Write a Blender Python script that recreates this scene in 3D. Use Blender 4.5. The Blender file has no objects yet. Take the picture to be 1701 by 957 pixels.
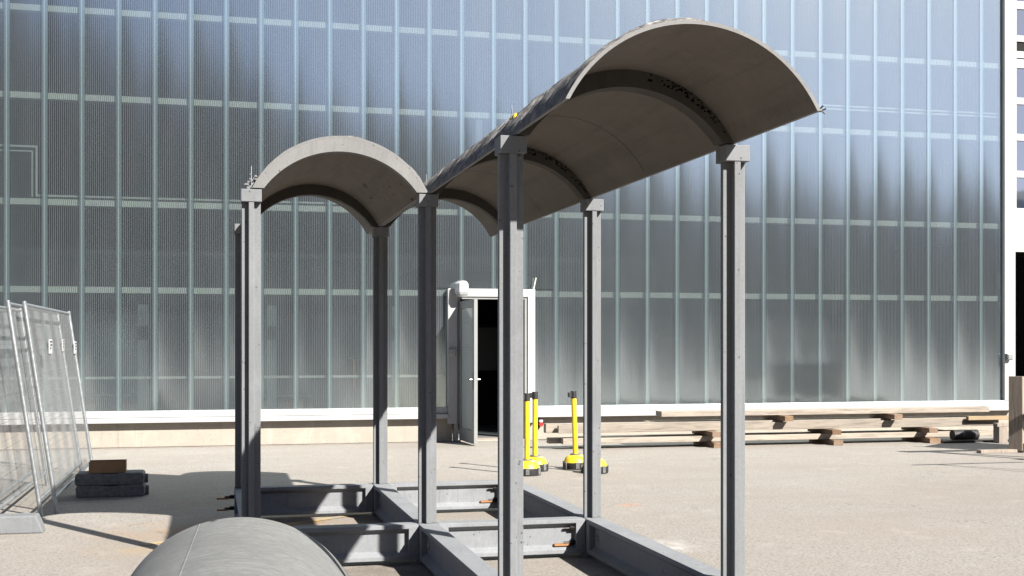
import bpy, bmesh, math, random
from mathutils import Vector, noise, Matrix
random.seed(7)
sc = bpy.context.scene
COL = sc.collection
# ---------------------------------------------------------------- camera, sky, sun, exposure
YAW = 0.2387
cd = bpy.data.cameras.new('Camera'); cam = bpy.data.objects.new('Camera', cd); COL.objects.link(cam)
cam.location = (0, 0, 1.65); cam.rotation_euler = (math.radians(90), 0, -YAW)
cd.sensor_width = 36; cd.lens = 36 * 2046 / 1701; cd.shift_y = (570.8 - 478.5) / 1701; cd.clip_end = 3000
sc.camera = cam
SUN = Vector((0.70, -1.16, 1.0)).normalized()            # towards the sun
EL = math.asin(SUN.z); AZ = math.atan2(SUN.x, SUN.y)
w = bpy.data.worlds.new('World'); sc.world = w; w.use_nodes = True
wn = w.node_tree; bg = wn.nodes['Background']
sky = wn.nodes.new('ShaderNodeTexSky'); sky.sky_type = 'NISHITA'; sky.sun_disc = False
sky.sun_elevation = EL; sky.sun_rotation = AZ; sky.air_density = 0.38; sky.dust_density = 0.6; sky.ozone_density = 1.0
wn.links.new(sky.outputs[0], bg.inputs[0]); bg.inputs[1].default_value = 0.05
sd = bpy.data.lights.new('Sun', 'SUN'); sd.energy = 5.0; sd.angle = math.radians(0.5); sd.color = (1.0, 0.945, 0.87)
sun = bpy.data.objects.new('Sun', sd); COL.objects.link(sun)
sun.rotation_euler = (-SUN).to_track_quat('-Z', 'Y').to_euler(); sun.location = (10, -15, 30)
sc.view_settings.view_transform = 'Standard'; sc.view_settings.look = 'None'
sc.view_settings.exposure = 1.72; sc.view_settings.gamma = 1; sc.view_settings.use_curve_mapping = False
sc.cycles.transparent_max_bounces = 16; sc.cycles.max_bounces = 8

# ---------------------------------------------------------------- node helpers
class NT:
    def __init__(s, name):
        s.m = bpy.data.materials.new(name); s.m.use_nodes = True; s.t = s.m.node_tree
        s.t.nodes.clear(); s.out = s.n('ShaderNodeOutputMaterial')
    def n(s, typ, **kw):
        x = s.t.nodes.new(typ)
        for k, v in kw.items(): setattr(x, k, v)
        return x
    def l(s, a, b): s.t.links.new(a, b)
    def put(s, inp, v):
        if hasattr(v, 'is_output') or isinstance(v, bpy.types.NodeSocket): s.l(v, inp)
        else: inp.default_value = v
    def coord(s, which='Object', scale=(1, 1, 1), rot=(0, 0, 0), rnd=False):
        c = s.n('ShaderNodeTexCoord'); mp = s.n('ShaderNodeMapping'); mp.inputs['Scale'].default_value = scale
        mp.inputs['Rotation'].default_value = rot
        s.l(c.outputs[which], mp.inputs[0])
        if rnd:
            oi = s.n('ShaderNodeObjectInfo'); mm = s.n('ShaderNodeMath', operation='MULTIPLY'); mm.inputs[1].default_value = 37.0
            s.l(oi.outputs['Random'], mm.inputs[0]); s.l(mm.outputs[0], mp.inputs['Location'])
        return mp.outputs[0]
    def noise(s, co, scale, detail=4, rough=.6, dist=0.0):
        x = s.n('ShaderNodeTexNoise'); s.l(co, x.inputs['Vector']); x.inputs['Scale'].default_value = scale
        x.inputs['Detail'].default_value = detail; x.inputs['Roughness'].default_value = rough; x.inputs['Distortion'].default_value = dist
        return x.outputs[0]
    def voro(s, co, scale, feature='F1'):
        x = s.n('ShaderNodeTexVoronoi', feature=feature); s.l(co, x.inputs['Vector']); x.inputs['Scale'].default_value = scale
        return x
    def ramp(s, fac, stops, interp='LINEAR'):
        r = s.n('ShaderNodeValToRGB'); s.l(fac, r.inputs[0]); e = r.color_ramp.elements; r.color_ramp.interpolation = interp
        while len(e) > 1: e.remove(e[-1])
        e[0].position = stops[0][0]; e[0].color = c4(stops[0][1])
        for p, c in stops[1:]:
            q = e.new(p); q.color = c4(c)
        return r.outputs[0]
    def mix(s, fac, a, b, mode='MIX'):
        x = s.n('ShaderNodeMix', data_type='RGBA', blend_type=mode)
        s.put(x.inputs[0], fac); s.put(x.inputs[6], c4(a) if isinstance(a, tuple) else a); s.put(x.inputs[7], c4(b) if isinstance(b, tuple) else b)
        return x.outputs[2]
    def math(s, op, a, b=None, c=None):
        x = s.n('ShaderNodeMath', operation=op); s.put(x.inputs[0], a)
        if b is not None: s.put(x.inputs[1], b)
        if c is not None: s.put(x.inputs[2], c)
        return x.outputs[0]
    def bump(s, h, strength=.3, dist=.01, normal=None):
        b = s.n('ShaderNodeBump'); b.inputs['Strength'].default_value = strength; b.inputs['Distance'].default_value = dist
        s.l(h, b.inputs['Height'])
        if normal is not None: s.l(normal, b.inputs['Normal'])
        return b.outputs[0]
    def pbr(s, col, rough=.7, metal=0, normal=None, spec=.4):
        p = s.n('ShaderNodeBsdfPrincipled'); s.put(p.inputs['Base Color'], c4(col) if isinstance(col, tuple) else col)
        s.put(p.inputs['Roughness'], rough); p.inputs['Metallic'].default_value = metal; p.inputs['Specular IOR Level'].default_value = spec
        if normal is not None: s.l(normal, p.inputs['Normal'])
        s.l(p.outputs[0], s.out.inputs[0]); return s.m
def c4(c): return (c[0], c[1], c[2], 1.0) if len(c) == 3 else c
def sc3(c, k): return tuple(min(1, x * k) for x in c)

K = .55          # real-world (darkish) base colours; the photograph is exposed bright
def mat_concrete(name, col, var=.16, pores=True, streak=(1, 1, .25), rough=.85, bump=.25, rust=0, pits=1):
    col = sc3(col, K); n = NT(name); co = n.coord(rnd=True); cs = n.coord(scale=streak, rnd=True)
    big = n.noise(cs, 5, 5, .65); fine = n.noise(co, 60, 4, .7)
    c = n.ramp(big, [(.25, sc3(col, 1 - var)), (.5, col), (.75, sc3(col, 1 + var))])
    c = n.mix(.35, c, n.ramp(fine, [(.3, sc3(col, .7)), (.7, sc3(col, 1.25))]))
    bl = n.noise(n.coord(scale=(1, 1, .5), rnd=True), 3.1, 6, .72, .5)
    c = n.mix(n.ramp(bl, [(.52, (0, 0, 0)), (.66, (.5,) * 3)]), c, sc3(col, 1.28))
    c = n.mix(n.ramp(n.noise(n.coord(scale=(9, 9, .35), rnd=True), 2.0, 5, .7), [(.56, (0, 0, 0)), (.72, (.5,) * 3)]), c, sc3(col, .62))
    if rust:
        st = n.noise(n.coord(scale=(1, 1, .5), rnd=True), 1.6, 6, .7)
        c = n.mix(n.ramp(st, [(.55, (0, 0, 0)), (.72, (rust,) * 3)]), c, (.11, .066, .033))
    if rust:
        tc = n.n('ShaderNodeTexCoord'); sp = n.n('ShaderNodeSeparateXYZ'); n.l(tc.outputs['Object'], sp.inputs[0])
        pit = n.math('GREATER_THAN', n.noise(n.coord(scale=(1, .45, 1)), 14, 3, .6, .4), .66)
        pit = n.math('MULTIPLY', pit, n.math('GREATER_THAN', n.math('ADD', sp.outputs[0], n.math('MULTIPLY', n.noise(n.coord(), 2.5, 3), .35)), .52))
        c = n.mix(n.math('MULTIPLY', pit, .85 * pits), c, sc3(col, .12))
        bd = n.ramp(n.noise(n.coord(scale=(6, .25, 1)), 1.7, 3, .5), [(.42, (0, 0, 0)), (.5, (.22,) * 3), (.62, (.22,) * 3), (.7, (0, 0, 0))])
        c = n.mix(bd, c, sc3(col, 1.5))
    h = n.noise(co, 120, 5, .7)
    if pores:
        v = n.voro(co, 24); d = n.math('LESS_THAN', v.outputs['Distance'], .15)
        sel = n.math('GREATER_THAN', n.noise(co, 9, 2), .55); d = n.math('MULTIPLY', d, sel)
        c = n.mix(n.math('MULTIPLY', d, .75), c, sc3(col, .25))
        h = n.math('SUBTRACT', h, n.math('MULTIPLY', d, 1.5))
    return n.pbr(c, rough, 0, n.bump(h, bump, .004), .25)

def mat_plain(name, col, rough=.5, metal=0, var=.06, scale=12, bump=0.0, spec=.4, dirt=0.0):
    col = sc3(col, K); n = NT(name); co = n.coord(rnd=True); f = n.noise(co, scale, 5, .6)
    c = n.ramp(f, [(.3, sc3(col, 1 - var)), (.7, sc3(col, 1 + var))])
    if dirt: c = n.mix(n.ramp(n.noise(co, scale * .4, 6, .75), [(.5, (0, 0, 0)), (.75, (dirt,) * 3)]), c, (.07, .06, .05))
    nr = n.bump(n.noise(co, scale * 8, 3), bump, .003) if bump else None
    return n.pbr(c, n.ramp(f, [(.3, (rough * .85,) * 3), (.7, (min(1, rough * 1.15),) * 3)]), metal, nr, spec)

def mat_wood(name, col, dark, axis=0, rough=.75):
    col = sc3(col, K); dark = sc3(dark, K); n = NT(name); s = [14, 14, 14]; s[axis] = .9
    co = n.coord(scale=tuple(s), rnd=True); f = n.noise(co, 2.2, 6, .65, .6)
    g = n.noise(n.coord(rnd=True), 1.7, 4, .6)
    s2 = [30, 30, 30]; s2[axis] = 3.5
    kn = n.voro(n.coord(scale=tuple(x / 6 for x in s2), rnd=True), .9)
    c = n.ramp(f, [(.3, dark), (.52, col), (.75, sc3(col, 1.15))])
    c = n.mix(n.ramp(g, [(.4, (0, 0, 0)), (.7, (.45, .45, .45))]), c, sc3((.33, .31, .29), K))
    oi = n.n('ShaderNodeObjectInfo'); c = n.mix(1.0, c, n.ramp(oi.outputs['Random'], [(0, (.62, .60, .58)), (.5, (.86, .84, .82)), (1, (1.05, 1.03, 1.0))]), 'MULTIPLY')
    c = n.mix(n.ramp(kn.outputs['Distance'], [(.03, (.75,) * 3), (.10, (0, 0, 0))]), c, sc3(dark, .45))
    return n.pbr(c, rough, 0, n.bump(f, .25, .004), .2)

M = {}
M['column'] = mat_concrete('cast concrete', (.228, .240, .253), .14)
M['beam'] = mat_concrete('beam concrete', (.29, .305, .325), .18, streak=(.4, .4, 1.2))
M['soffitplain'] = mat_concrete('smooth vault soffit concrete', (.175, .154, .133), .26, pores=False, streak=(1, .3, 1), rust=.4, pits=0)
M['ribdark'] = mat_concrete('shaded rib concrete', (.085, .075, .066), .25, pores=False)  # darker copy of the rib concrete: shade of the inner ribs put into the colour
M['soffit'] = mat_concrete('vault soffit concrete', (.20, .176, .150), .22, pores=False, streak=(1, .35, 1), rust=.35)
M['rib'] = mat_concrete('rib concrete', (.245, .245, .245), .16)
M['plinth'] = mat_concrete('plinth concrete', (.46, .415, .355), .13, streak=(.3, 1, 1))
M['rustbolt'] = mat_plain('dark steel', (.035, .032, .03), .5, .6, .3, 60)
M['peg'] = mat_plain('orange wood peg', (.42, .20, .08), .7, 0, .2, 40)
M['white'] = mat_plain('white coated aluminium', (.54, .545, .55), .38, 0, .03, 3, dirt=.06)
M['leafgrey'] = mat_plain('grey door leaf', (.33, .34, .34), .4, 0, .03, 4)
M['alu'] = mat_plain('pale lacquered rail', (.80, .80, .72), .5, 0, .05, 3)
M['black'] = mat_plain('black rubber', (.022, .022, .023), .65, 0, .25, 18, .3)
M['rubber'] = mat_plain('recycled rubber', (.19, .195, .20), .9, 0, .35, 25, .5, .2, dirt=.3)
M['yellow'] = mat_plain('yellow plastic', (1.1, .76, .03), .42, 0, .06, 8, dirt=.35)
M['galv'] = mat_plain('galvanised steel', (.50, .53, .55), .42, .75, .15, 30)
M['wire'] = mat_plain('galvanised wire', (.36, .38, .39), .5, .6, .1, 30)
M['card'] = mat_plain('cardboard', (.36, .215, .11), .85, 0, .10, 12)
M['tag'] = mat_plain('white tag', (.8, .8, .8), .6)
M['ink'] = mat_plain('black print', (.03, .03, .03), .6)
M['inside'] = mat_plain('dim interior', (.03, .032, .034), .85, 0, .3, .6)
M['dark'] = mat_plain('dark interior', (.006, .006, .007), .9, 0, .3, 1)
M['insfloor'] = mat_plain('interior floor', (.06, .058, .055), .6, 0, .15, 1)
M['red'] = mat_plain('red plastic', (.55, .03, .03), .4)
M['wood'] = mat_wood('weathered spruce', (.47, .42, .36), (.22, .19, .16))
M['woody'] = mat_wood('weathered spruce across', (.36, .28, .20), (.19, .13, .085), 1)
M['woodblock'] = mat_wood('brown spacer wood', (.30, .19, .115), (.14, .09, .055), 1)
M['woodfresh'] = mat_wood('fresh yellow spruce', (.62, .47, .28), (.45, .32, .18))
M['woodz'] = mat_wood('weathered upright planks', (.46, .40, .345), (.24, .205, .17), 2)
M['post'] = mat_plain('grey interior post', (.22, .24, .24), .5, 0, .1, 3)
M['steel'] = mat_plain('stainless', (.55, .55, .55), .3, .9)

def mat_ground():
    n = NT('pale asphalt yard'); co = n.coord()
    a = n.noise(co, 42, 4, .85); b = n.noise(co, .55, 6, .62); v = n.voro(co, 58)
    c = n.ramp(a, [(.30, (.085, .076, .067)), (.44, (.190, .177, .161)), (.56, (.236, .223, .206)), (.72, (.345, .328, .306))])
    c = n.mix(n.ramp(v.outputs['Color'], [(.70, (0, 0, 0)), (.82, (.6,) * 3)]), c, (.105, .092, .08))
    c = n.mix(n.ramp(b, [(.34, (.5,) * 3), (.66, (0, 0, 0))]), c, (.185, .162, .137))
    b2 = n.noise(co, 2.6, 5, .7)
    c = n.mix(n.ramp(b2, [(.55, (0, 0, 0)), (.74, (.4,) * 3)]), c, (.30, .282, .26))
    wr = n.ramp(n.noise(n.coord(), .42, 4, .6), [(.48, (0, 0, 0)), (.68, (.85,) * 3)])
    ag = n.ramp(n.noise(co, 30, 5, .85), [(.36, (1, 1, 1)), (.47, (0, 0, 0))])
    c = n.mix(n.math('MULTIPLY', wr, ag), c, (.085, .078, .07))
    tr_ = n.noise(n.coord(scale=(.08, 1.1, 1), rot=(0, 0, .12)), 1.6, 5, .65)
    c = n.mix(n.ramp(tr_, [(.52, (0, 0, 0)), (.68, (.32,) * 3)]), c, (.17, .155, .14))
    # rust stains round the frame (real staining on the asphalt)
    def spot(x, y, r, col, k, sc=2.2):
        nonlocal c
        g = n.n('ShaderNodeTexCoord'); d = n.n('ShaderNodeVectorMath', operation='DISTANCE'); n.l(g.outputs['Object'], d.inputs[0]); d.inputs[1].default_value = (x, y, 0)
        m = n.math('SUBTRACT', 1.0, n.math('DIVIDE', d.outputs['Value'], r))
        m = n.math('MULTIPLY', n.math('MAXIMUM', m, 0.0), n.ramp(n.noise(co, sc, 5, .7), [(.38, (0, 0, 0)), (.62, (1, 1, 1))]))
        c = n.mix(n.math('MULTIPLY', m, k), c, col)
    spot(-.25, 11.2, .9, (.25, .15, .07), .75); spot(.75, 11.5, 1.1, (.22, .13, .055), .9); spot(.2, 13.4, 1.6, (.15, .105, .065), .6)
    spot(-.6, 10.3, .5, (.27, .18, .07), .5); spot(4.15, 11.95, .16, (.42, .16, .06), .8, 5); spot(3.55, 9.45, .42, (.44, .43, .42), .8, 5)
    spot(1.2, 9.0, 1.2, (.10, .085, .07), .7); spot(2.2, 7.6, 1.0, (.12, .10, .085), .6); spot(8.5, 12.5, 1.3, (.15, .135, .12), .5, 1.4); spot(6.2, 15.5, 1.0, (.16, .14, .125), .5, 1.7)
    # hairline cracks
    wv = n.voro(n.coord(scale=(.28, .28, .28)), 1, 'DISTANCE_TO_EDGE')
    dco = n.n('ShaderNodeVectorMath', operation='ADD'); n.l(n.coord(scale=(.22, .22, .22)), dco.inputs[0])
    nv = n.n('ShaderNodeTexNoise'); n.l(co, nv.inputs['Vector']); nv.inputs['Scale'].default_value = 1.3; nv.inputs['Detail'].default_value = 6
    vs = n.n('ShaderNodeVectorMath', operation='SCALE'); n.l(nv.outputs['Color'], vs.inputs[0]); vs.inputs['Scale'].default_value = .45
    n.l(vs.outputs[0], dco.inputs[1]); n.l(dco.outputs[0], wv.inputs['Vector'])
    cr = n.math('LESS_THAN', wv.outputs['Distance'], .0022); cr = n.math('MULTIPLY', cr, n.math('GREATER_THAN', b, .52))
    c = n.mix(n.math('MULTIPLY', cr, .6), c, (.10, .09, .08))
    return n.pbr(c, .92, 0, n.bump(a, .55, .008), .2)
M['ground'] = mat_ground()
def mat_line():
    n = NT('worn yellow paint'); co = n.coord()
    f = n.ramp(n.noise(co, 5, 6, .75), [(.42, (0, 0, 0)), (.6, (1, 1, 1))])
    c = n.mix(f, (.22, .20, .18), (.36, .25, .06)); return n.pbr(c, .9, 0, n.bump(n.noise(co, 75, 3, .75), .5, .006), .2)
M['line'] = mat_line()

def mat_panel():
    n = NT('fluted polycarbonate'); tc = n.n('ShaderNodeTexCoord'); sp = n.n('ShaderNodeSeparateXYZ'); n.l(tc.outputs['Object'], sp.inputs[0])
    s = n.math('SINE', n.math('MULTIPLY', sp.outputs[0], 2 * math.pi / (.553 / 19)))
    fl = n.ramp(n.math('MULTIPLY_ADD', s, .5, .5), [(.50, (0.0,) * 3), (.86, (1,) * 3)])
    geo = n.n('ShaderNodeNewGeometry')
    oi = n.n('ShaderNodeObjectInfo'); wn_ = n.n('ShaderNodeTexWhiteNoise', noise_dimensions='1D'); n.l(n.math('MULTIPLY', oi.outputs['Random'], 91.0), wn_.inputs['W'])
    u = n.math('SUBTRACT', n.math('DIVIDE', sp.outputs[0], .553), .72)
    mpw = n.n('ShaderNodeMapping'); mpw.inputs['Scale'].default_value = (2.2, 1, .12); n.l(geo.outputs['Position'], mpw.inputs[0])
    wob = n.noise(mpw.outputs[0], 1.8, 2, .5)
    tz = n.math('MULTIPLY_ADD', n.math('MULTIPLY', u, u), -.055, n.math('MULTIPLY', n.math('SUBTRACT', oi.outputs['Random'], .25), .014))
    tz = n.math('MULTIPLY_ADD', n.math('SUBTRACT', wob, .5), .022, tz)
    tx = n.math('MULTIPLY', n.math('SUBTRACT', wn_.outputs['Value'], .5), .02)
    cv = n.n('ShaderNodeCombineXYZ'); n.l(tx, cv.inputs[0]); n.l(tz, cv.inputs[2])
    va = n.n('ShaderNodeVectorMath', operation='ADD'); n.l(geo.outputs['Normal'], va.inputs[0]); n.l(cv.outputs[0], va.inputs[1])
    vn = n.n('ShaderNodeVectorMath', operation='NORMALIZE'); n.l(va.outputs[0], vn.inputs[0]); bm = vn.outputs[0]
    mp2 = n.n('ShaderNodeMapping'); mp2.inputs['Scale'].default_value = (1, 1, .16); n.l(geo.outputs['Position'], mp2.inputs[0])
    film = n.noise(mp2.outputs[0], 3.5, 5, .6)
    tr = n.n('ShaderNodeBsdfTransparent'); tr.inputs[0].default_value = (.85, .92, .93, 1)
    df = n.n('ShaderNodeBsdfDiffuse'); n.l(n.ramp(film, [(.3, (.098, .112, .124)), (.7, (.132, .146, .158))]), df.inputs[0])
    tl = n.n('ShaderNodeBsdfTranslucent'); tl.inputs[0].default_value = (.06, .08, .085, 1)
    ad = n.n('ShaderNodeAddShader'); n.l(df.outputs[0], ad.inputs[0]); n.l(tl.outputs[0], ad.inputs[1])
    body = n.n('ShaderNodeMixShader'); n.l(n.math('MULTIPLY_ADD', fl, .42, .14), body.inputs[0]); n.l(tr.outputs[0], body.inputs[1]); n.l(ad.outputs[0], body.inputs[2])
    gl = n.n('ShaderNodeBsdfGlossy'); gl.inputs['Roughness'].default_value = .14; gl.inputs[0].default_value = (.82, .95, 1, 1); n.l(bm, gl.inputs['Normal'])
    lw = n.n('ShaderNodeLayerWeight'); lw.inputs['Blend'].default_value = .5
    fac = n.math('MULTIPLY_ADD', n.math('POWER', lw.outputs['Facing'], 2.0), .8, .37)
    top = n.n('ShaderNodeMixShader'); n.l(fac, top.inputs[0]); n.l(body.outputs[0], top.inputs[1]); n.l(gl.outputs[0], top.inputs[2])
    n.l(top.outputs[0], n.out.inputs[0]); return n.m
M['panel'] = mat_panel()
def mat_clear():
    n = NT('fluted inner skin'); tc = n.n('ShaderNodeTexCoord'); sp = n.n('ShaderNodeSeparateXYZ'); n.l(tc.outputs['Object'], sp.inputs[0])
    s_ = n.math('SINE', n.math('MULTIPLY', sp.outputs[0], 2 * math.pi / (.553 / 19)))
    fl = n.ramp(n.math('MULTIPLY_ADD', s_, .5, .5), [(.35, (0.0,) * 3), (.75, (1,) * 3)])
    tr = n.n('ShaderNodeBsdfTransparent'); tr.inputs[0].default_value = (.95, .98, .98, 1)
    df = n.n('ShaderNodeBsdfDiffuse'); df.inputs[0].default_value = (.055, .066, .073, 1)
    b = n.n('ShaderNodeMixShader'); n.l(n.math('MULTIPLY', fl, .42), b.inputs[0]); n.l(tr.outputs[0], b.inputs[1]); n.l(df.outputs[0], b.inputs[2]); n.l(b.outputs[0], n.out.inputs[0]); return n.m
M['clear'] = mat_clear()
def mat_joint():
    n = NT('polycarbonate joint'); tc = n.n('ShaderNodeTexCoord'); sp = n.n('ShaderNodeSeparateXYZ'); n.l(tc.outputs['Object'], sp.inputs[0])
    x = n.math('ABSOLUTE', n.math('ADD', sp.outputs[0], .012))
    ed = n.ramp(n.math('MULTIPLY', x, 20.0), [(.0, (.38, .44, .46)), (.10, (.38, .44, .46)), (.18, (.16, .20, .215)), (.62, (.19, .235, .25)), (.85, (.12, .15, .16))])
    df = n.n('ShaderNodeBsdfDiffuse'); n.l(ed, df.inputs[0])
    tr = n.n('ShaderNodeBsdfTransparent'); tr.inputs[0].default_value = (.7, .8, .82, 1)
    b = n.n('ShaderNodeMixShader'); b.inputs[0].default_value = .30; n.l(tr.outputs[0], b.inputs[1]); n.l(df.outputs[0], b.inputs[2])
    gl = n.n('ShaderNodeBsdfGlossy'); gl.inputs['Roughness'].default_value = .14; gl.inputs[0].default_value = (.86, .98, 1, 1)
    lw = n.n('ShaderNodeLayerWeight'); lw.inputs['Blend'].default_value = .5
    t = n.n('ShaderNodeMixShader'); n.l(n.math('MULTIPLY_ADD', n.math('POWER', lw.outputs['Facing'], 2.0), .8, .37), t.inputs[0]); n.l(b.outputs[0], t.inputs[1]); n.l(gl.outputs[0], t.inputs[2])
    n.l(t.outputs[0], n.out.inputs[0]); return n.m
M['joint'] = mat_joint()
def mat_glass(name, tint, refl, rough=.03):
    n = NT(name); df = n.n('ShaderNodeBsdfDiffuse'); df.inputs[0].default_value = c4(tint)
    gl = n.n('ShaderNodeBsdfGlossy'); gl.inputs['Roughness'].default_value = rough
    t = n.n('ShaderNodeMixShader'); t.inputs[0].default_value = refl; n.l(df.outputs[0], t.inputs[1]); n.l(gl.outputs[0], t.inputs[2]); n.l(t.outputs[0], n.out.inputs[0]); return n.m
M['glass'] = mat_glass('window glass', (.03, .04, .06), .38)
M['doorglass'] = mat_glass('frosted door glass', (.30, .32, .32), .2, .12)

def mat_rough_top():
    n = NT('broom-rough mortar'); co = n.coord(scale=(1.2, 5.5, 1.2), rot=(.0, 0, .35))
    f = n.noise(co, 13, 6, .75, .8); g = n.noise(n.coord(), 3, 4)
    c = n.ramp(f, [(.36, (.03, .03, .032)), (.5, (.14, .14, .14)), (.63, (.40, .39, .375))])
    c = n.mix(n.ramp(g, [(.4, (0, 0, 0)), (.7, (.4,) * 3)]), c, (.075, .075, .078))
    return n.pbr(c, .95, 0, n.bump(f, .9, .02), .15)
M['roughtop'] = mat_rough_top()
def mat_shell_top():
    n = NT('trowelled shell top'); co = n.coord(scale=(2.0, 4.6, 2.0), rot=(0, 0, -.6))
    f = n.noise(co, 5.5, 8, .78, 1.3); g = n.noise(n.coord(), 2.2, 4, .6); sc_ = n.noise(n.coord(scale=(.6, 6, .6), rot=(0, 0, -.95)), 8, 4, .7, 1.6)
    c = n.ramp(f, [(.32, (.085, .089, .088)), (.52, (.125, .129, .127)), (.70, (.165, .169, .166))])
    c = n.mix(n.ramp(sc_, [(.56, (0, 0, 0)), (.64, (.75,) * 3)]), c, (.225, .229, .227))
    c = n.mix(n.ramp(g, [(.42, (0, 0, 0)), (.7, (.5,) * 3)]), c, (.10, .103, .102))
    return n.pbr(c, .8, 0, n.bump(f, .25, .008), .3)
M['shelltop'] = mat_shell_top()
def mat_forest():
    n = NT('wooded slope'); co = n.coord(); f = n.noise(co, .5, 6, .75)
    c = n.ramp(f, [(.3, (.030, .038, .036)), (.6, (.055, .066, .062)), (.8, (.085, .097, .09))]); return n.pbr(c, .95, 0, None, .1)
M['forest'] = mat_forest()

# ---------------------------------------------------------------- mesh helpers
class MB:
    def __init__(s): s.v = []; s.f = []; s.mi = []
    def add(s, vs, fs, mi=0):
        o = len(s.v); s.v += [tuple(v) for v in vs]; s.f += [tuple(i + o for i in f) for f in fs]; s.mi += [mi] * len(fs)
    def box(s, x0, x1, y0, y1, z0, z1, mi=0):
        s.add([(x0, y0, z0), (x1, y0, z0), (x1, y1, z0), (x0, y1, z0), (x0, y0, z1), (x1, y0, z1), (x1, y1, z1), (x0, y1, z1)],
              [(3, 2, 1, 0), (4, 5, 6, 7), (0, 1, 5, 4), (1, 2, 6, 5), (2, 3, 7, 6), (3, 0, 4, 7)], mi); return s
    def prism(s, pts, axis, a, b, mi=0):   # pts: 2-D polygon, extruded along axis from a to b
        n = len(pts)
        def P(p, t): return (t, p[0], p[1]) if axis == 0 else ((p[0], t, p[1]) if axis == 1 else (p[0], p[1], t))
        s.add([P(p, a) for p in pts] + [P(p, b) for p in pts],
              [tuple(range(n)), tuple(range(2 * n - 1, n - 1, -1))] + [(i, n + i, n + (i + 1) % n, (i + 1) % n) for i in range(n)], mi); return s
    def tube(s, p0, p1, r, seg=8, r1=None, mi=0, cap=True):
        p0 = Vector(p0); p1 = Vector(p1); d = (p1 - p0).normalized(); u = d.orthogonal().normalized(); v = d.cross(u); r1 = r if r1 is None else r1
        vs = [p0 + (u * math.cos(2 * math.pi * i / seg) + v * math.sin(2 * math.pi * i / seg)) * r for i in range(seg)]
        vs += [p1 + (u * math.cos(2 * math.pi * i / seg) + v * math.sin(2 * math.pi * i / seg)) * r1 for i in range(seg)]
        fs = [(i, (i + 1) % seg, seg + (i + 1) % seg, seg + i) for i in range(seg)]
        if cap: fs += [tuple(range(seg - 1, -1, -1)), tuple(range(seg, 2 * seg))]
        s.add(vs, fs, mi); return s
    def lathe(s, prof, seg=24, c=(0, 0, 0), mi=0):
        o = []; n = len(prof)
        for i in range(seg):
            a = 2 * math.pi * i / seg
            o += [(c[0] + r * math.cos(a), c[1] + r * math.sin(a), c[2] + z) for r, z in prof]
        fs = [(i * n + j, ((i + 1) % seg) * n + j, ((i + 1) % seg) * n + j + 1, i * n + j + 1) for i in range(seg) for j in range(n - 1)]
        s.add(o, fs, mi); return s
    def torus(s, c, R, r, axis=0, seg=16, sg=6):
        vs = []; fs = []
        for i in range(seg):
            a = 2 * math.pi * i / seg
            for j in range(sg):
                b = 2 * math.pi * j / sg; q = R + r * math.cos(b); p = (r * math.sin(b), q * math.cos(a), q * math.sin(a))
                if axis == 1: p = (p[1], p[0], p[2])
                vs.append((c[0] + p[0], c[1] + p[1], c[2] + p[2]))
        for i in range(seg):
            for j in range(sg): fs.append((i * sg + j, ((i + 1) % seg) * sg + j, ((i + 1) % seg) * sg + (j + 1) % sg, i * sg + (j + 1) % sg))
        s.add(vs, fs); return s
    def build(s, name, mat, parent=None, loc=(0, 0, 0), rz=0, bevel=0, smooth=False, seg=2):
        me = bpy.data.meshes.new(name); me.from_pydata(s.v, [], s.f)
        for m in (mat if isinstance(mat, (list, tuple)) else [mat]): me.materials.append(M[m])
        me.polygons.foreach_set('material_index', s.mi)
        bm = bmesh.new(); bm.from_mesh(me); bmesh.ops.recalc_face_normals(bm, faces=bm.faces); bm.to_mesh(me); bm.free()
        me.update()
        o = bpy.data.objects.new(name, me); COL.objects.link(o); o.location = loc; o.rotation_euler = (0, 0, rz)
        if parent: o.parent = parent
        if smooth:
            me.polygons.foreach_set('use_smooth', [True] * len(me.polygons)); me.set_sharp_from_angle(angle=math.radians(40))
        if bevel:
            b = o.modifiers.new('bevel', 'BEVEL'); b.width = bevel; b.segments = seg; b.limit_method = 'ANGLE'; b.angle_limit = math.radians(40)
        return o
def tag(o, label=None, cat=None, group=None, kind=None):
    if label: o['label'] = label
    if cat: o['category'] = cat
    if group: o['group'] = group
    if kind: o['kind'] = kind
    return o
def thing(name, label, cat, loc=(0, 0, 0), rz=0, group=None):
    o = bpy.data.objects.new(name, None); COL.objects.link(o); o.location = loc; o.rotation_euler = (0, 0, rz); o.empty_display_size = .1
    return tag(o, label, cat, group)
def dup(o, parent=None, loc=None):
    c = o.copy(); COL.objects.link(c)
    if parent is not None: c.parent = parent
    if loc is not None: c.location = loc
    for ch in list(o.children): dup(ch, c)
    return c

# ---------------------------------------------------------------- ground, line, far slope
g = MB(); g.add([(-300, -300, 0), (300, -300, 0), (300, 300, 0), (-300, 300, 0)], [(0, 1, 2, 3)])
tag(g.build('ground', 'ground'), kind='structure')
a, b = Vector((-.55, 10.50)), Vector((1.75, 12.18)); nrm = Vector((-(b - a).y, (b - a).x)).normalized() * .05
g = MB(); g.add([(a.x - nrm.x, a.y - nrm.y, .004), (b.x - nrm.x, b.y - nrm.y, .004), (b.x + nrm.x, b.y + nrm.y, .004), (a.x + nrm.x, a.y + nrm.y, .004)], [(0, 1, 2, 3)])
tag(g.build('painted_ground_line', 'line'), kind='structure')

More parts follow.
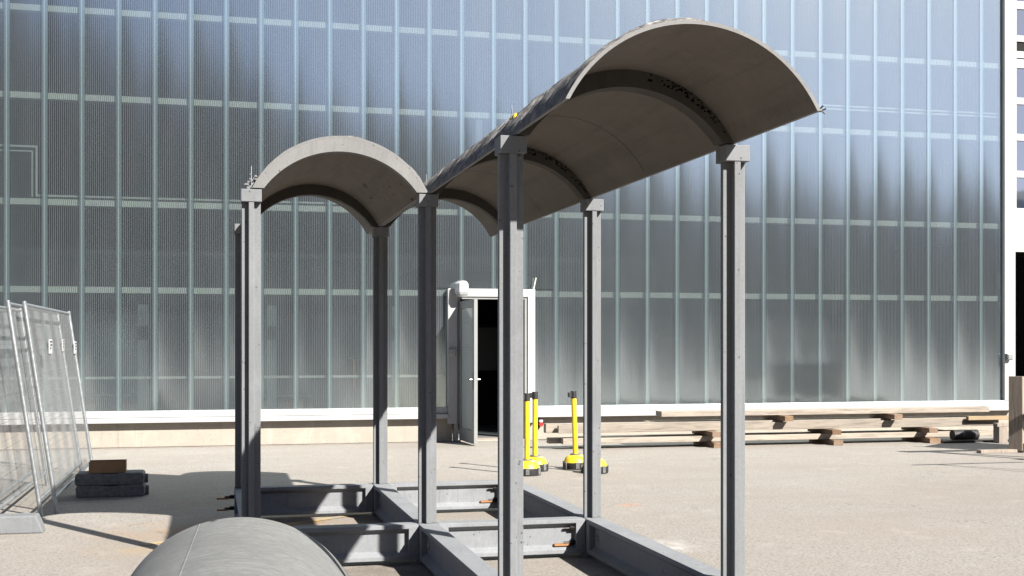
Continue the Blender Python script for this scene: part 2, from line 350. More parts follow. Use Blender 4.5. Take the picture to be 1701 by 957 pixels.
def ridge():
    ctl = [(-80, 26), (-40, 25), (-14, 25.5), (-6, 24), (2, 21.5), (12, 18), (22, 16.6), (30, 15.8), (45, 15.2), (57, 14.8), (70, 15), (90, 16), (140, 17)]
    def hh(x):
        for (x0, h0), (x1, h1) in zip(ctl, ctl[1:]):
            if x0 <= x <= x1: t = (x - x0) / (x1 - x0); return h0 + (h1 - h0) * t
        return 14
    m = MB(); nx, ny = 220, 22; vs = []
    for j in range(ny):
        for i in range(nx):
            x = -80 + 220 * i / (nx - 1); t = j / (ny - 1); y = -42 - 40 * t
            e = math.sin(min(1, t * 4.2) * math.pi / 2) ** .6
            z = hh(x) * e - .05 if j else -.05
            if j: z += (noise.noise((x * .35, y * .35, 3)) * 1.1 + noise.noise((x * 1.1, y * .9, 8)) * .7) * e
            vs.append((x, y, z))
    fs = [(j * nx + i, j * nx + i + 1, (j + 1) * nx + i + 1, (j + 1) * nx + i) for j in range(ny - 1) for i in range(nx - 1)]
    m.add(vs, fs); tag(m.build('wooded_hill', 'forest', smooth=False), kind='structure')
ridge()

# ---------------------------------------------------------------- the hall with its polycarbonate facade
YW = 20.42; PIT = .553; PH = -3.09; TOP = 9.6
hall = thing('factory_hall', 'large hall with translucent fluted polycarbonate facade and white trim behind the pavilion', 'building', (0, YW, 0))
DX0, DX1, DZ = 3.84, 5.35, 2.575        # the door surround
pan = {}
def skin(rects):
    m = MB()
    for x0, x1, z0, z1 in rects:
        m.box(x0, x1, 0, .035, z0, z1, 1)
        for q in range(6):
            if m.f[-6 + q] and all(abs(m.v[i][1]) < 1e-6 for i in m.f[-6 + q]): m.mi[-6 + q] = 0
    return m
def panel(i, z0, z1, w_):
    k = (round(z0, 2), round(w_, 3))
    if k not in pan:
        m = skin([(.004, w_ - .004, z0, z1)]); pan[k] = m.build('facade_panel', ['panel', 'clear'], hall, (PH + i * PIT, 0, 0)); return
    dup(pan[k], hall, (PH + i * PIT, 0, 0))
for i in range(-7, 32):
    x0 = PH + i * PIT; x1 = x0 + PIT; 
    if i == 31: panel(i, .58, TOP, 14.49 - x0 - .004); continue
    if x1 <= DX0 or x0 >= DX1: panel(i, .58, TOP, PIT)
    elif x0 >= DX0 and x1 <= DX1: panel(i, DZ + .01, TOP, PIT)
    else:
        low = (.004, DX0 - x0 - .004, .58, DZ + .004) if x0 < DX0 else (DX1 - x0 + .004, PIT - .004, .58, DZ + .004)
        skin([(.004, PIT - .004, DZ + .01, TOP), low]).build('facade_panel', ['panel', 'clear'], hall, (x0, 0, 0))
jt = {}
for i in range(-7, 32):
    x = PH + i * PIT; z0 = DZ + .01 if DX0 < x < DX1 else .58
    if z0 not in jt:
        m = MB(); m.box(-.043, .043, -.007, -.001, z0, TOP); jt[z0] = m.build('facade_joint', 'joint', hall, (x, 0, 0))
    else: dup(jt[z0], hall, (x, 0, 0))
XL, XR = PH - 7 * PIT, 14.49
for z in (6.90, 5.53, 3.87, 2.50, 8.35):
    MB().box(XL, XR, .042, .20, z - .048, z + .048).build('girt', 'alu', hall)
MB().box(XL, 3.78, .07, .11, 1.085, 1.125).build('girt', 'alu', hall)
for z in (5.94, 6.00): MB().box(9.2, XR, .07, .10, z - .014, z + .014).build('girt', 'alu', hall)
# inner window frame seen through the sheets at the left
m = MB(); m.box(XL, -2.69, .07, .1, 4.72, 4.75).box(XL, -2.75, .07, .1, 4.65, 4.67).box(-2.69, -2.66, .07, .1, 3.95, 4.75).box(-2.75, -2.73, .07, .1, 3.95, 4.67)
m.box(-2.66, 3.0, .07, .1, 3.955, 3.985); m.build('inner_frame', 'alu', hall)
MB().box(4.36, 4.46, .07, .12, 3.93, 5.47).build('inner_post', 'post', hall)
for x in (-1.2, .9, 2.95): MB().box(x, x + .16, .9, 1.1, .1, 2.3).build('inner_post', 'post', hall)
# white foot trim in two steps, plinth below
m = MB(); m.box(XL, DX0 - .003, -.07, .045, .475, .58).box(XL, DX0 - .003, -.15, .02, .395, .471)
m.box(DX1 + .003, 14.668, -.07, .045, .475, .58).box(DX1 + .003, 14.668, -.15, .02, .395, .471); m.build('foot_trim', 'white', hall, bevel=.006)
m = MB(); m.box(XL, 3.93, -.0, .4, -.1, .392).box(5.26, 14.66, -.0, .4, -.1, .392); m.build('plinth', 'plinth', hall)
m = MB(); rgj = random.Random(2); px_ = [XL + .12 * i for i in range(int((14.6 - XL) / .12))]
up = [(x, -.004 - abs(rgj.gauss(.012, .012)), .006) for x in px_]; n_ = len(up)
m.add(up + [(x, .0, .006) for x in px_], [(i, i + 1, n_ + i + 1, n_ + i) for i in range(n_ - 1) if not 3.8 < px_[i] < 5.3]); m.build('plinth_line', 'dark', hall)  # thin dark irregular strip along the foot of the plinth
m = MB(); m.box(14.50, 14.60, -.08, .10, .582, TOP + .1).box(14.604, 14.668, -.05, .12, .582, TOP + .1); m.build('corner_frame', 'white', hall, bevel=.006)
MB().box(14.672, 14.76, -.04, .2, 0, TOP + .1).build('door_jamb', 'white', hall, bevel=.005)
MB().box(XL, 22, -.08, .6, TOP + .12, TOP + .35).build('roof_edge', 'white', hall)
# interior
m = MB(); m.box(XL, 21, 7.0, 7.2, 0, TOP + .36); m.box(XL - .2, XL, .5, 7.0, 0, TOP + .36); m.box(21, 21.2, .5, 7, 0, TOP + .36); m.build('back_wall', 'inside', hall)
MB().box(XL, 21, .42, 7.0, -.05, .02).build('hall_floor', 'insfloor', hall)
MB().box(XL, 21, .45, 7.2, TOP + .36, TOP + .5).build('hall_roof', 'inside', hall)
m = MB(); m.box(3.6, 3.68, .45, 3.6, .021, 2.9).box(5.6, 5.68, .45, 3.6, .021, 2.9).box(3.6, 5.68, 3.6, 3.7, .021, 2.9).box(3.6, 5.68, .45, 3.7, 2.9, 3.0); m.build('doorway_dark_box', 'dark', hall)  # near-black box added behind the door to block light and keep the opening dark
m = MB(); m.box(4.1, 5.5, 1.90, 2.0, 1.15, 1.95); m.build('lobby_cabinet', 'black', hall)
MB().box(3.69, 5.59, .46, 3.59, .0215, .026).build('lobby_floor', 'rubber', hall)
# stored goods seen dimly through the sheets
for k in range(6):
    x = -4 + k * 1.6 + random.uniform(-.4, .4)
    if 3.0 < x < 5.7: continue
    hz = random.uniform(.6, 1.9); MB().box(x, x + random.uniform(.5, 1.3), 2.2, 3.2, .021, hz).build('stored_crate', random.choice(['inside', 'woody', 'post', 'card']), hall)
# door surround + leaf
m = MB(); m.box(DX0, 4.0, -.11, .12, .30, DZ).box(5.22, DX1, -.11, .12, .30, DZ).box(4.002, 5.218, -.11, .12, 2.44, DZ)
m.box(3.96, 4.02, -.075, .1, .0, .297).box(5.20, 5.26, -.075, .1, .0, .297)
m.build('door_frame', 'white', hall, bevel=.006)
m = MB(); m.box(4.004, 4.05, -.085, .1, 0.301, 2.438).box(5.17, 5.216, -.085, .1, .301, 2.438).box(4.052, 5.168, -.085, .1, 2.40, 2.438); m.build('door_frame', 'leafgrey', hall, bevel=.003)
MB().box(4.03, 5.19, -.05, .41, 0, .022).build('door_sill', 'plinth', hall)
ang = math.radians(-86.5)
leaf = MB(); W_, H_ = .93, 2.36
leaf.box(0, .09, -.03, .03, .03, H_).box(W_ - .10, W_, -.03, .03, .03, H_).box(.092, W_ - .102, -.03, .03, .03, .24).box(.092, W_ - .102, -.03, .03, H_ - .12, H_)
lf = leaf.build('door', 'leafgrey', hall, (4.065, -.09, 0), ang, bevel=.004)
MB().box(.095, W_ - .105, -.012, .012, .245, H_ - .125).build('glass', 'doorglass', lf)
m = MB(); 
for sgn in (-1, 1):
    m.tube((W_ - .05, sgn * .03, 1.07), (W_ - .05, sgn * .085, 1.07), .011).tube((W_ - .05, sgn * .08, 1.07), (W_ - .19, sgn * .08, 1.07), .011)
    m.box(W_ - .07, W_ - .03, sgn * .034 - .004, sgn * .034 + .004, .92, 1.18)
m.build('handle', 'steel', lf)
m = MB()
for z in (1.62, 1.98): m.box(.11, W_ - .12, -.018, -.013, z - .006, z + .006)
m.build('muntin', 'white', lf)
# sectional door right of the sheets
m = MB(); m.box(14.77, 19.0, .02, .08, 3.39, 4.14)
zs = [(4.14, 4.22), (4.80, 4.93), (5.50, 5.63), (6.19, 6.32), (6.88, 7.05), (7.07, 7.20), (7.38, 7.5), (8.0, 8.15), (8.8, 9.6)]
for z0, z1 in zs: m.box(14.77, 19.0, .02, .08, z0 + .002, z1)
for x in (14.77, 15.9, 17.0, 18.1): m.box(x, x + .06, .024, .076, 4.2, 8.9)
m.build('sectional_door', 'white', hall, bevel=.004)
for (z0, z1) in [(4.22, 4.80), (4.93, 5.50), (5.63, 6.19), (6.32, 6.88), (7.20, 7.38), (7.5, 8.0), (8.15, 8.8)]:
    MB().box(14.84, 18.95, .045, .055, z0 + .003, z1 + .0).build('door_window', 'glass' if z0 != 7.20 else 'dark', hall)
m = MB(); m.box(19.0, 21, 0, .2, 0, TOP); m.build('side_wall', 'white', hall)
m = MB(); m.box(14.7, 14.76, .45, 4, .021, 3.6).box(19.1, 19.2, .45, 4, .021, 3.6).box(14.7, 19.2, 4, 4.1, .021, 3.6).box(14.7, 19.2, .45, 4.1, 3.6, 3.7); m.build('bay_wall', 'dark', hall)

# fixtures on the wall
L = thing('wall_lamp', 'white faceted wall lamp above the left corner of the open door', 'lamp', (4.05, YW - .115, 2.46))
MB().lathe([(.0, 0), (.10, .0), (.125, .05), (.115, .19), (.075, .235), (0, .24)], 6).build('housing', 'white', L, (0, -.12, 0), bevel=.008)
MB().lathe([(0, -.03), (.09, -.03), (.10, 0), (.0, 0)], 16).build('lens', 'leafgrey', L, (0, -.12, -.002)); MB().box(-.05, .05, -.03, .003, .03, .14).build('bracket', 'white', L)
def jbox(x, y, z, label):
    J = thing('junction_box', label, 'switch box', (x, y, z)); MB().box(-.055, .055, -.075, 0, -.06, .06).build('case', 'steel', J, bevel=.008); MB().box(-.04, .04, -.082, -.0755, -.045, .045).build('cover', 'galv', J, bevel=.003)
jbox(3.90, YW - .113, 1.50, 'small steel switch box on the white frame left of the open door')
jbox(14.56, YW - .083, 1.40, 'small steel switch box on the white corner frame beside the dark gateway')
T = thing('wall_tap', 'small red and white tap on the plinth behind the yellow posts', 'tap', (5.46, YW - .003, .30))
MB().tube((0, 0, .03), (0, -.09, .03), .035, 10).build('cap', 'white', T); MB().tube((0, -.0, -.03), (0, -.10, -.03), .038, 10).build('wheel', 'red', T); MB().tube((-.05, 0, -.06), (-.05, -.05, -.09), .03, 8).build('pipe', 'rustbolt', T)
tag(MB().tube((5.33, YW - .07, DZ), (5.37, YW - .08, DZ + .2), .012, 6).build('metal_rod', 'alu'), 'thin pale rod sticking up from the right corner of the door frame', 'rod')

# ---------------------------------------------------------------- the pavilion
XC = (.275, 1.575, 2.875); YR = (6.506, 9.177, 11.85); ZB = .300; ZT = 2.770
pav = thing('concrete_pavilion', 'grey concrete pavilion of slim cross-shaped columns, floor beams and two barrel vault roofs', 'pavilion', (XC[1], YR[1], 0))
def rel(x, y, z=0): return (x - XC[1], y - YR[1], z)
S, T2 = .068, .019
def cross(): return [(-T2, -S), (T2, -S), (T2, -T2), (S, -T2), (S, T2), (T2, T2), (T2, S), (-T2, S), (-T2, T2), (-S, T2), (-S, -T2), (-T2, -T2)]
c0 = MB().prism(cross(), 2, ZB, ZT - .093).box(-.0735, .0735, -.0735, .0735, .0, ZB).build('column', 'column', pav, rel(XC[0], YR[1]), bevel=.004)
MB().box(-.0735, .0735, -.0735, .0735, ZT - .0925, ZT - .001).build('capital', 'column', c0, bevel=.004)
for ix, iy in ((1, 1), (2, 1), (0, 2), (1, 2), (2, 2), (1, 0), (2, 0)): dup(c0, pav, rel(XC[ix], YR[iy]))
def beam_mesh(length):
    h0, h1 = .035, ZB - .002; fw, ww = .072, .024
    pr = [(-fw, h1), (fw, h1), (fw, h1 - .03), (ww, h1 - .062), (ww, h0 + .062), (fw, h0 + .03), (fw, h0), (-fw, h0), (-fw, h0 + .03), (-ww, h0 + .062), (-ww, h1 - .062), (-fw, h1 - .03)]
    l = length - .152; m = MB(); m.prism(pr, 0, -l / 2 + .06, l / 2 - .06)
    for s in (-1, 1):
        e = s * (l / 2); i = s * (l / 2 - .075); m.box(min(e, i), max(e, i), -fw + .001, fw - .001, h0 + .001, h1 - .001)
    return m
bX = None; bY = None
LX = XC[1] - XC[0]; LY = YR[1] - YR[0]
def place_beam(ax, x, y):
    global bX, bY
    if ax == 0:
        if bX is None: bX = beam_mesh(LX).build('floor_beam', 'beam', pav, rel(x, y), bevel=.003); return bX
        return dup(bX, pav, rel(x, y))
    if bY is None: bY = beam_mesh(LY).build('floor_beam', 'beam', pav, rel(x, y), math.pi / 2, bevel=.003); return bY
    return dup(bY, pav, rel(x, y))
for iy, ix in ((1, 0), (1, 1), (2, 0), (2, 1), (0, 1)): place_beam(0, (XC[ix] + XC[ix + 1]) / 2, YR[iy])
for ix, iy in ((0, 1), (1, 0), (1, 1), (2, 0), (2, 1)): place_beam(1, XC[ix], (YR[iy] + YR[iy + 1]) / 2)
# tie bolts: nut, black plate and wooden wedge at the outer joints
def tie(x, y, z, ln=.13):
    o = MB().tube((0, 0, 0), (-.045, 0, 0), .019, 6).tube((-.0, 0, 0), (-.09, 0, 0), .009, 8).build('tie_bolt', 'rustbolt', pav, rel(x, y, z))
    if ln: MB().box(-ln - .04, -.046, -.014, .014, -.022, -.006).build('wedge', 'peg', o)
for y in (YR[1], YR[2]):
    tie(XC[2] - .150, y - .045, .115); tie(XC[2] - .150, y - .045, .225, 0)
tie(XC[0] - .074, YR[2] - .03, .215, .12); tie(XC[0] - .074, YR[2] - .03, .110, .12)
for ix, iy in ((1, 1), (1, 2), (2, 1), (2, 2)):
    MB().torus((0, 0, 0), .021, .006, 0).build('bolt_ring', 'galv', pav, rel(XC[ix] - .028, YR[iy] - .22, .165))
# vault shells
def circ(hw, rise):
    R = (hw * hw + rise * rise) / (2 * rise); return R, rise - R, math.asin(hw / R)
RO, ZO, AO = circ(.645, .40); RI = RO - .018
AI = math.acos(-ZO / RI)
def shell_mesh(y0, y1, na=56, ny=None, roughness=.0, top_mat=1, seed=0, spiky=False):
    ny = ny or max(2, int((y1 - y0) / .025)); m = MB(); vs = []; 
    for j in range(ny + 1):
        y = y0 + (y1 - y0) * j / ny
        for i in range(na + 1):
            t = i / na * 2 - 1; ao = AO * t; r = RO
            if roughness and 0 < j < ny:
                p = Vector((ao * 2.6 + y * .9, y * 15, seed)); r += (roughness * (noise.noise(p) + .7 * noise.noise(p * 2.1)) + roughness * .25) * (1 - abs(t) ** 10)
            vs.append((r * math.sin(ao), y, ZO + r * math.cos(ao)))
    n1 = len(vs)
    for j in range(ny + 1):
        y = y0 + (y1 - y0) * j / ny
        for i in range(na + 1):
            a_ = AI * (i / na * 2 - 1); vs.append((RI * math.sin(a_), y, ZO + RI * math.cos(a_)))
    q = na + 1; top = []; bot = []; edge = []
    for j in range(ny):
        for i in range(na):
            k = j * q + i; top.append((k, k + 1, k + q + 1, k + q)); bot.append((n1 + k, n1 + k + q, n1 + k + q + 1, n1 + k + 1))
        for i in (0, na):
            k = j * q + i; edge.append((k, k + q, n1 + k + q, n1 + k))
    for i in range(na):
        edge.append((i, n1 + i, n1 + i + 1, i + 1)); k = ny * q + i; edge.append((k, k + 1, n1 + k + 1, n1 + k))
    m.add(vs, top, top_mat); o = len(m.f); m.f += bot; m.mi += [0] * len(bot); m.f += edge; m.mi += [2] * len(edge)
    return m
RR, ZR, AR = circ(.560, .285)
def rib_mesh(y0, y1, holes=False, na=64, rows=6, sd=1):
    """arch rib between the shell soffit and its own lower arc; holes are real openings in its upper band"""
    rg = random.Random(sd)
    if holes: na = 150
    m = MB(); P = []
    for i in range(na + 1):
        t = i / na * 2 - 1; o = Vector((RI * math.sin(AI * t), ZO + RI * math.cos(AI * t))); n_ = Vector((RR * math.sin(AR * t), ZR + RR * math.cos(AR * t)))
        P.append([o.lerp(n_, k / rows) for k in range(rows + 1)])
    pres = [[True] * rows for _ in range(na)]
    if holes:
        for i in range(na):
            t = (i + .5) / na * 2 - 1
            for k in (0, 1, 2):
                if .08 < t < .93 and rg.random() < (.0 if t < .16 else .27) * (1.2 if t > .3 else .7) and k < rows - 2: pres[i][k] = False
    idx = lambda i, k, s: ((i * (rows + 1)) + k) * 2 + s
    vs = []
    for i in range(na + 1):
        for k in range(rows + 1):
            vs += [(P[i][k].x, y0, P[i][k].y), (P[i][k].x, y1, P[i][k].y)]
    fs = []
    ok = lambda i, k: 0 <= i < na and 0 <= k < rows and pres[i][k]
    for i in range(na):
        for k in range(rows):
            if not pres[i][k]: continue
            A, B, C_, D = (i, k), (i + 1, k), (i + 1, k + 1), (i, k + 1)
            fs.append((idx(*A, 0), idx(*B, 0), idx(*C_, 0), idx(*D, 0))); fs.append((idx(*D, 1), idx(*C_, 1), idx(*B, 1), idx(*A, 1)))
            for (p, r, ni, nk) in ((A, B, i, k - 1), (B, C_, i + 1, k), (C_, D, i, k + 1), (D, A, i - 1, k)):
                if not ok(ni, nk): fs.append((idx(*p, 0), idx(*p, 1), idx(*r, 1), idx(*r, 0)))
    m.add(vs, fs); return m
ZV = ZT + .008
def seam_mesh(y, wdt=.006, t0=-.9, t1=.95, na=40):
    m = MB(); vs = []
    for i in range(na + 1):
        a_ = AI * (t0 + (t1 - t0) * i / na); r = RI - .0015
        vs += [(r * math.sin(a_), y, ZO + r * math.cos(a_)), (r * math.sin(a_), y + wdt, ZO + r * math.cos(a_)),(RI * math.sin(a_), y, ZO + RI * math.cos(a_)), (RI * math.sin(a_), y + wdt, ZO + RI * math.cos(a_))]
    fs = []
    for i in range(na):
        k = 4 * i; fs += [(k, k + 4, k + 5, k + 1), (k, k + 2, k + 6, k + 4), (k + 1, k + 5, k + 7, k + 3)]
    m.add(vs, fs); return m
def vault(xc, y0, y1, ribs, seams, seed):
    yc = YR[1]; lo = lambda y: y - yc
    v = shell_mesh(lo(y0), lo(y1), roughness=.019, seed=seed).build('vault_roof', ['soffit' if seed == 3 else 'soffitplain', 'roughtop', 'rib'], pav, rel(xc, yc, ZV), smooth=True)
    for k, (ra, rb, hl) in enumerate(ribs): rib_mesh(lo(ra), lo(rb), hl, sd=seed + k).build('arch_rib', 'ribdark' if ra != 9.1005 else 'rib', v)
    for s in seams: seam_mesh(lo(s)).build('joint_seam', 'rustbolt', v)
    return v
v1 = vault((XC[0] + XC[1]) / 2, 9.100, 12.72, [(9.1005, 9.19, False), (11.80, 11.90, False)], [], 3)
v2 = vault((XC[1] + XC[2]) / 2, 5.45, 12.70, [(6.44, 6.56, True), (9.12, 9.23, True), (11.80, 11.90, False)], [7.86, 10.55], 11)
# mortar crumbs and rebar ends at the front springings
def rebar(x, y, z, pts): 
    m = MB()
    for p, q in pts: m.tube(p, q, .004, 5)
    m.build('rebar_end', 'rustbolt' if x > 2 else 'galv', pav, rel(x, y, z))
rebar(.275, 9.14, ZT, [((0, 0, 0), (.0, 0, .17)), ((-.03, .01, 0), (.02, .02, .09)), ((-.045, .0, 0), (-.01, -.01, .06)), ((-.02, -.02, 0), (.03, 0, .07))])
rebar(1.56, 9.13, ZT + .07, [((0, 0, 0), (0, 0, .08))]); rebar(1.68, 6.88, 2.93, [((0, 0, 0), (-.01, 0, .09))])
rebar(2.87, 5.47, ZV, [((0, 0, 0), (.03, -.01, .015)), ((0, 0, .01), (.02, 0, .03)), ((-.01, 0, .02), (.025, -.01, -.01))])
m = MB(); rg = random.Random(4)
for k in range(26):
    p = (rg.uniform(-.055, .03), rg.uniform(-.05, .05), rg.uniform(0, .10)); q = rg.uniform(.006, .014)
    if p[0] < -.02 and p[2] > .05: continue
    m.lathe([(0, -q), (q, -q * .3), (q * .8, q * .5), (0, q)], 5, p)
m.build('mortar_lump', 'rib', pav, rel(.285, 9.16, ZT + .01))
# lifting strap on the long roof
m = MB(); pts = [(1.675, 6.80, 2.925), (1.69, 6.86, 2.965), (1.68, 6.90, 2.945), (1.70, 6.97, 2.975), (1.70, 7.02, 2.965)]
for p, q in zip(pts, pts[1:]): m.tube(p, q, .009, 6)
m.tube((1.665, 6.78, 2.90), (1.68, 6.84, 2.95), .008, 6)
tag(m.build('lifting_strap', 'yellow'), 'crumpled yellow lifting strap lying on the dark side of the longer vault', 'strap')

# ---------------------------------------------------------------- spare shells on the ground, lower left
def spare(y0, y1, zb, xo, label, seam):
    o = thing('spare_vault', label, 'vault shell', (xo, (y0 + y1) / 2, zb), -.045); o.scale = (1.08, 1, 1)
    L_ = (y1 - y0) / 2
    shell_mesh(-L_, L_, roughness=.0016, seed=40 + zb).build('shell', ['soffit', 'shelltop', 'shelltop'], o, smooth=True)
    if seam:
        m = MB(); th = -.32; n_ = 24; vs = []
        for i in range(n_ + 1):
            y = -L_ + .01 + (2 * L_ - .02) * i / n_
            for dt, dr in ((-.007, .0005), (-.003, .0035), (.003, .0035), (.007, .0005)):
                vs.append(((RO + dr) * math.sin(th + dt), y, ZO + (RO + dr) * math.cos(th + dt)))
        fs = [(i * 4 + j, i * 4 + j + 1, i * 4 + j + 5, i * 4 + j + 4) for i in range(n_) for j in range(3)]
        m.add(vs, fs); m.build('casting_seam', 'shelltop', o, smooth=True)
spare(5.0, 8.14, .13, .095, 'grey concrete barrel shell lying on the ground at lower left, with a raised seam', True)
for x in (-.5, .7): tag(MB().box(x - .06, x + .06, 5.3, 7.8, 0, .128).build('timber_bearer', 'woody'), 'timber bearer under the grey barrel shell lying on the ground', 'timber', 'bearers under the barrel shell')

# ---------------------------------------------------------------- fence panels leaning in a stack
def fence(x, y0, label, ln=3.85, lean=.30, h=2.06, bottom=.15):
    F = thing('mesh_fence', label, 'mesh fence', (x, y0, 0), 0, 'mesh fence panels stacked at the left')
    k = -lean / h
    P = lambda t, z: (k * z, t, z)
    for t in (.03, ln - .03): MB().tube(P(t, 0), P(t, h), .021, 10).build('post', 'galv', F, smooth=True)
    for z in (bottom, h - .03): MB().tube(P(.05, z), P(ln - .05, z), .016, 8).build('rail', 'galv', F, smooth=True)
    m = MB(); n_ = int((ln - .1) / .05)
    for i in range(1, n_):
        t = .05 + (ln - .1) * i / n_; m.tube(P(t, bottom), P(t, h - .03), .0016, 4, cap=False)
    for z in [bottom + .24 * i for i in range(1, 8)]: m.tube(P(.05, z), P(ln - .05, z), .0019, 4, cap=False)
    m.build('wire_mesh', 'wire', F); return F, P
F1, P1 = fence(-1.47, 12.67, 'rightmost mesh fence panel leaning in the stack, with a white tag')
F2, P2 = fence(-1.585, 12.45, 'second mesh fence panel from the right in the leaning stack')
F3, P3 = fence(-1.86, 11.35, 'third mesh fence panel from the right in the leaning stack')
F4, P4 = fence(-2.02, 11.6, 'leftmost mesh fence panel in the leaning stack')
def ftag(F, P, t, z):
    o = MB().box(-.004, .004, -.11, .11, -.075, .075).build('white_tag', 'tag', F, (P(t, z)[0] + .025, t, z))
    m = MB()
    for i, (a_, b_) in enumerate(((-.075, .075), (-.06, .075), (-.075, .03))): m.box(.0045, .006, a_, b_, .04 - i * .035, .06 - i * .035)
    m.build('print', 'ink', o)
ftag(F1, P1, 1.3, 1.62); ftag(F1, P1, 3.70, 1.60); ftag(F2, P2, 3.72, 1.63)
m = MB(); m.prism([(-.36, 0), (.36, 0), (.34, .06), (.30, .155), (-.30, .155), (-.34, .06)], 0, -.105, .105)
fb = m.build('concrete_block', 'column', None, (-1.79, 11.48, 0), math.pi / 2 , bevel=.012)
tag(fb, 'pale concrete ballast block on the ground at the front of the mesh panels', 'concrete block')
# black rubber feet with the carton on top
def rfoot(z, dx, label):
    m = MB(); m.prism([(-.345, 0), (.345, 0), (.355, .03), (.355, .10), (.34, .128), (.10, .128), (.07, .118), (-.07, .118), (-.10, .128), (-.34, .128), (-.355, .10), (-.355, .03)], 1, -.17, .17)
    o = m.build('rubber_foot_block', 'rubber', None, (-1.065 + dx, 14.05, z), bevel=.012); tag(o, label, 'rubber block', 'rubber fence feet under the carton')
    m = MB(); m.tube((.35, 0, .05), (.39, 0, .05), .05, 12); m.build('carry_lug', 'rubber', o)
rfoot(.0, 0, 'lower of two stacked black rubber fence feet, on the ground'); rfoot(.1285, -.008, 'upper of two stacked black rubber fence feet, under the carton')
B = thing('cardboard_box', 'open brown cardboard tray on top of the stacked black rubber feet', 'box', (-1.10, 14.03, .2585), .02)
m = MB(); w2, d2, h2, t2 = .19, .12, .12, .005
m.box(-w2, w2, -d2, d2, 0, t2).box(-w2, w2, -d2, -d2 + t2, t2, h2).box(-w2, w2, d2 - t2, d2, t2, h2).box(-w2, -w2 + t2, -d2 + t2, d2 - t2, t2, h2).box(w2 - t2, w2, -d2 + t2, d2 - t2, t2, h2); m.build('tray', 'card', B)

# ---------------------------------------------------------------- yellow belt posts
def belt_post(x, y, label, first=[None], tilt=0):
    if first[0] is None:
        r = thing('belt_post', label, 'barrier post', (x, y, 0), 0, 'yellow belt posts by the open door')
        MB().lathe([(.0, .0), (.168, .0), (.174, .012), (.172, .085), (.165, .092), (0, .092)], 20).build('base_ring', 'black', r, smooth=True)
        MB().lathe([(.162, .0925), (.158, .105), (.135, .150), (.105, .178), (.06, .186), (0, .186)], 20).build('base_dome', 'yellow', r, smooth=True)
        m = MB()
        for k in range(6):
            a_ = k * math.pi / 3 + .3; m.box(.15, .180, -.024, .024, .014, .10); 
            for q in range(8): 
                v = Vector(m.v[-8 + q]); v.rotate(Matrix.Rotation(a_, 3, 'Z')); m.v[-8 + q] = tuple(v)
        m.build('base_lug', 'rubber', r, bevel=.004)
        MB().tube((0, 0, .1865), (0, 0, .20), .07, 16).build('collar', 'rubber', r, smooth=True)
        MB().tube((0, 0, .2), (0, 0, .93), .034, 16).build('pole', 'yellow', r, smooth=True)
        h = MB().tube((0, 0, .93), (0, 0, 1.025), .039, 16).build('belt_head', 'black', r, smooth=True)
        MB().box(-.075, -.03, -.022, .022, .945, 1.01).build('belt_clip', 'black', h, bevel=.004)
        first[0] = r; return r
    r = dup(first[0], None, (x, y, 0)); r['label'] = label; r.rotation_euler = (0, tilt, random.uniform(-.5, .5)); return r
belt_post(3.84, 14.98, 'nearest yellow belt post, just right of the tall front column')
belt_post(4.07, 15.46, 'yellow belt post standing close behind the nearest one')
belt_post(4.66, 15.58, 'yellow belt post left of the right rear column, leaning slightly', tilt=-.035)
belt_post(4.74, 15.02, 'yellow belt post hidden behind the right rear column, only its base showing')

# ---------------------------------------------------------------- timber stack along the wall
def timber(x0, x1, y0, y1, z0, z1, label, mat='wood', bev=.006, name='timber_plank', group='timbers stacked along the wall', rz=0):
    cx, cy = (x0 + x1) / 2, (y0 + y1) / 2
    o = MB().box(x0 - cx, x1 - cx, y0 - cy, y1 - cy, z0, z1).build(name, mat, None, (cx, cy, 0), rz, bevel=bev); return tag(o, label, 'timber', group)
def block(x, z0, z1, label, y0=18.14, y1=19.0, w_=.12, mat='woodblock', d=0):
    timber(x - w_ / 2, x + w_ / 2, y0, y1, z0, z1, label, mat, .004, 'spacer_block', 'spacer blocks in the timber stack', d)
timber(5.30, 12.9, 18.42, 18.56, .082, .170, 'front plank of the bottom layer of the timber stack')
timber(5.12, 12.6, 18.60, 18.74, .082, .172, 'rear plank of the bottom layer, its grey end sticking out left')
timber(5.6, 12.2, 18.80, 18.95, .082, .170, 'third plank of the bottom layer, closest to the plinth')
for x, s_ in ((7.78, 'left'), (9.86, 'middle'), (11.62, 'right')):
    block(x, 0, .080, 'brown block on the ground under the timber stack, %s one of three' % s_, w_=.17 if s_ != 'right' else .2)
    block(x - .03, .173, .252, 'brown block between bottom and middle planks, %s one of three' % s_, w_=.16)
timber(5.22, 13.0, 18.40, 18.47, .254, .375, 'front plank of the middle layer of the timber stack, greyish')
timber(5.05, 12.7, 18.52, 18.66, .254, .398, 'second plank of the middle layer, standing slightly proud')
timber(6.8, 12.9, 18.72, 18.92, .254, .398, 'third plank of the middle layer nearest the plinth, yellowish', 'woodfresh')
for x, s_ in ((9.02, 'left'), (10.98, 'right')): block(x, .40, .484, 'orange-brown block under the top planks, %s one of two' % s_, 18.20, 19.0, .15)
timber(6.93, 12.85, 18.44, 18.60, .486, .572, 'front plank of the top layer of the timber stack, whitish')
timber(7.0, 12.95, 18.66, 18.9, .486, .560, 'rear plank of the top layer of the timber stack')
timber(12.35, 13.5, 18.30, 18.38, .36, .425, 'short fresh yellow batten at the right end of the timber stack', 'woodfresh')
timber(12.62, 13.6, 17.9, 18.02, .27, .33, 'grey short plank bridging onto a block at the right end', 'woodz')
block(12.72, 0, .268, 'dark upright block under the grey short plank at the right end', 17.88, 18.04, .16, 'woodz')
R_ = thing('rubber_mat_roll', 'roll of black rubber matting against the right end of the bottom plank', 'mat roll', (12.22, 18.22, 0))
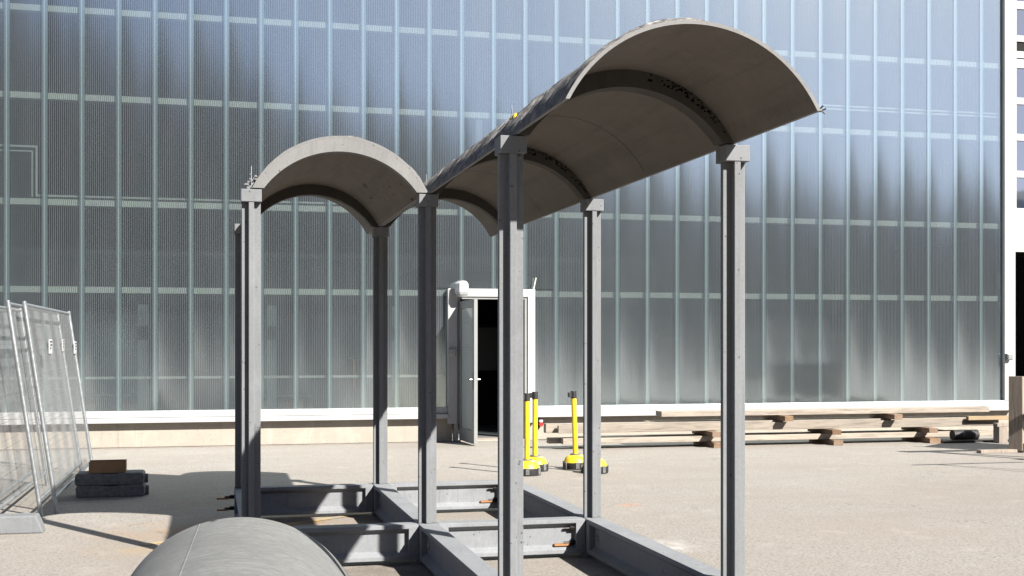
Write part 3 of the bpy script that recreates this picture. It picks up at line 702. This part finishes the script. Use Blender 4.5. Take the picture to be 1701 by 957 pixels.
MB().tube((-.23, 0, .125), (.23, 0, .125), .085, 16).build('roll', 'black', R_, smooth=True); MB().box(-.45, .95, -.10, .10, 0, .03).build('flat_end', 'black', R_)

# upright crate corner at the right edge, turned towards the sun
K = thing('wooden_crate', 'tall weathered plank crate at the right edge with a tilted board on its front', 'crate', (11.90, 16.25, 0), math.radians(38))
m = MB(); m.box(-.19, -.002, .003, .045, .04, 1.155); m.v = [(v[0] * 0 + (v[1] - .003), -v[0] , v[2]) for v in m.v]
MB().box(-.045, 0, 0, .20, .03, 1.155).build('corner_board', 'woodz', K, bevel=.004)
for k in range(9): MB().box(.003 + k * .152, .150 + k * .152, 0, .035, .14, 1.15 + .006 * (k % 3)).build('plank', 'woodz', K, bevel=.003)
MB().box(.0, 1.4, .037, .10, .3, .42).build('cross_rail', 'woodz', K)
MB().box(.0, 1.4, .037, .10, .9, 1.0).build('cross_rail', 'woodz', K)
MB().box(-.02, 1.45, -.02, .14, 0.02, .138).build('runner', 'woody', K)
m = MB(); m.box(.02, .9, -.05, -.008, 0, .12); o = m.build('tilted_board', 'wood', K, (0.02, 0, .46)); o.rotation_euler = (0, math.radians(-24), 0)
timber(11.2, 12.1, 16.28, 16.40, .0, .05, 'grey plank lying flat on the ground at the foot of the crate', 'woodz', name='loose_plank', group='loose planks by the crate')
# unseen trestles added outside the frame to cast shadows on the yard
def trestle(x, y, rz, label, slim):
    Q = thing('added_trestle', label, 'trestle', (x, y, 0), rz, 'added shadow-casting trestles beyond the right edge')
    t = .02 if slim else .06
    MB().box(-.2, 2.8, -t, t, 1.85, 1.85 + 2 * t).build('top_beam', 'woodz', Q)
    for px in (.15, 2.4):
        for s_ in (-1, 1): MB().tube((px, s_ * .45, 0), (px, s_ * .03, 1.86), .05 if not slim else .018, 6).build('leg', 'woodz', Q)
    MB().tube((.15, -.3, .62), (2.4, -.1, 1.5), .018, 6).build('brace', 'galv', Q); MB().box(0, 2.7, -.35, -.32, .85, .95 if not slim else .88).build('brace', 'woodz', Q)
trestle(11.75, 14.6, -.03, 'sturdy unseen timber trestle added beyond the right edge for its shadow, behind the slimmer one', False)
trestle(10.75, 12.8, .0, 'slim unseen trestle added beyond the right edge for its thin shadow across the yard', True)
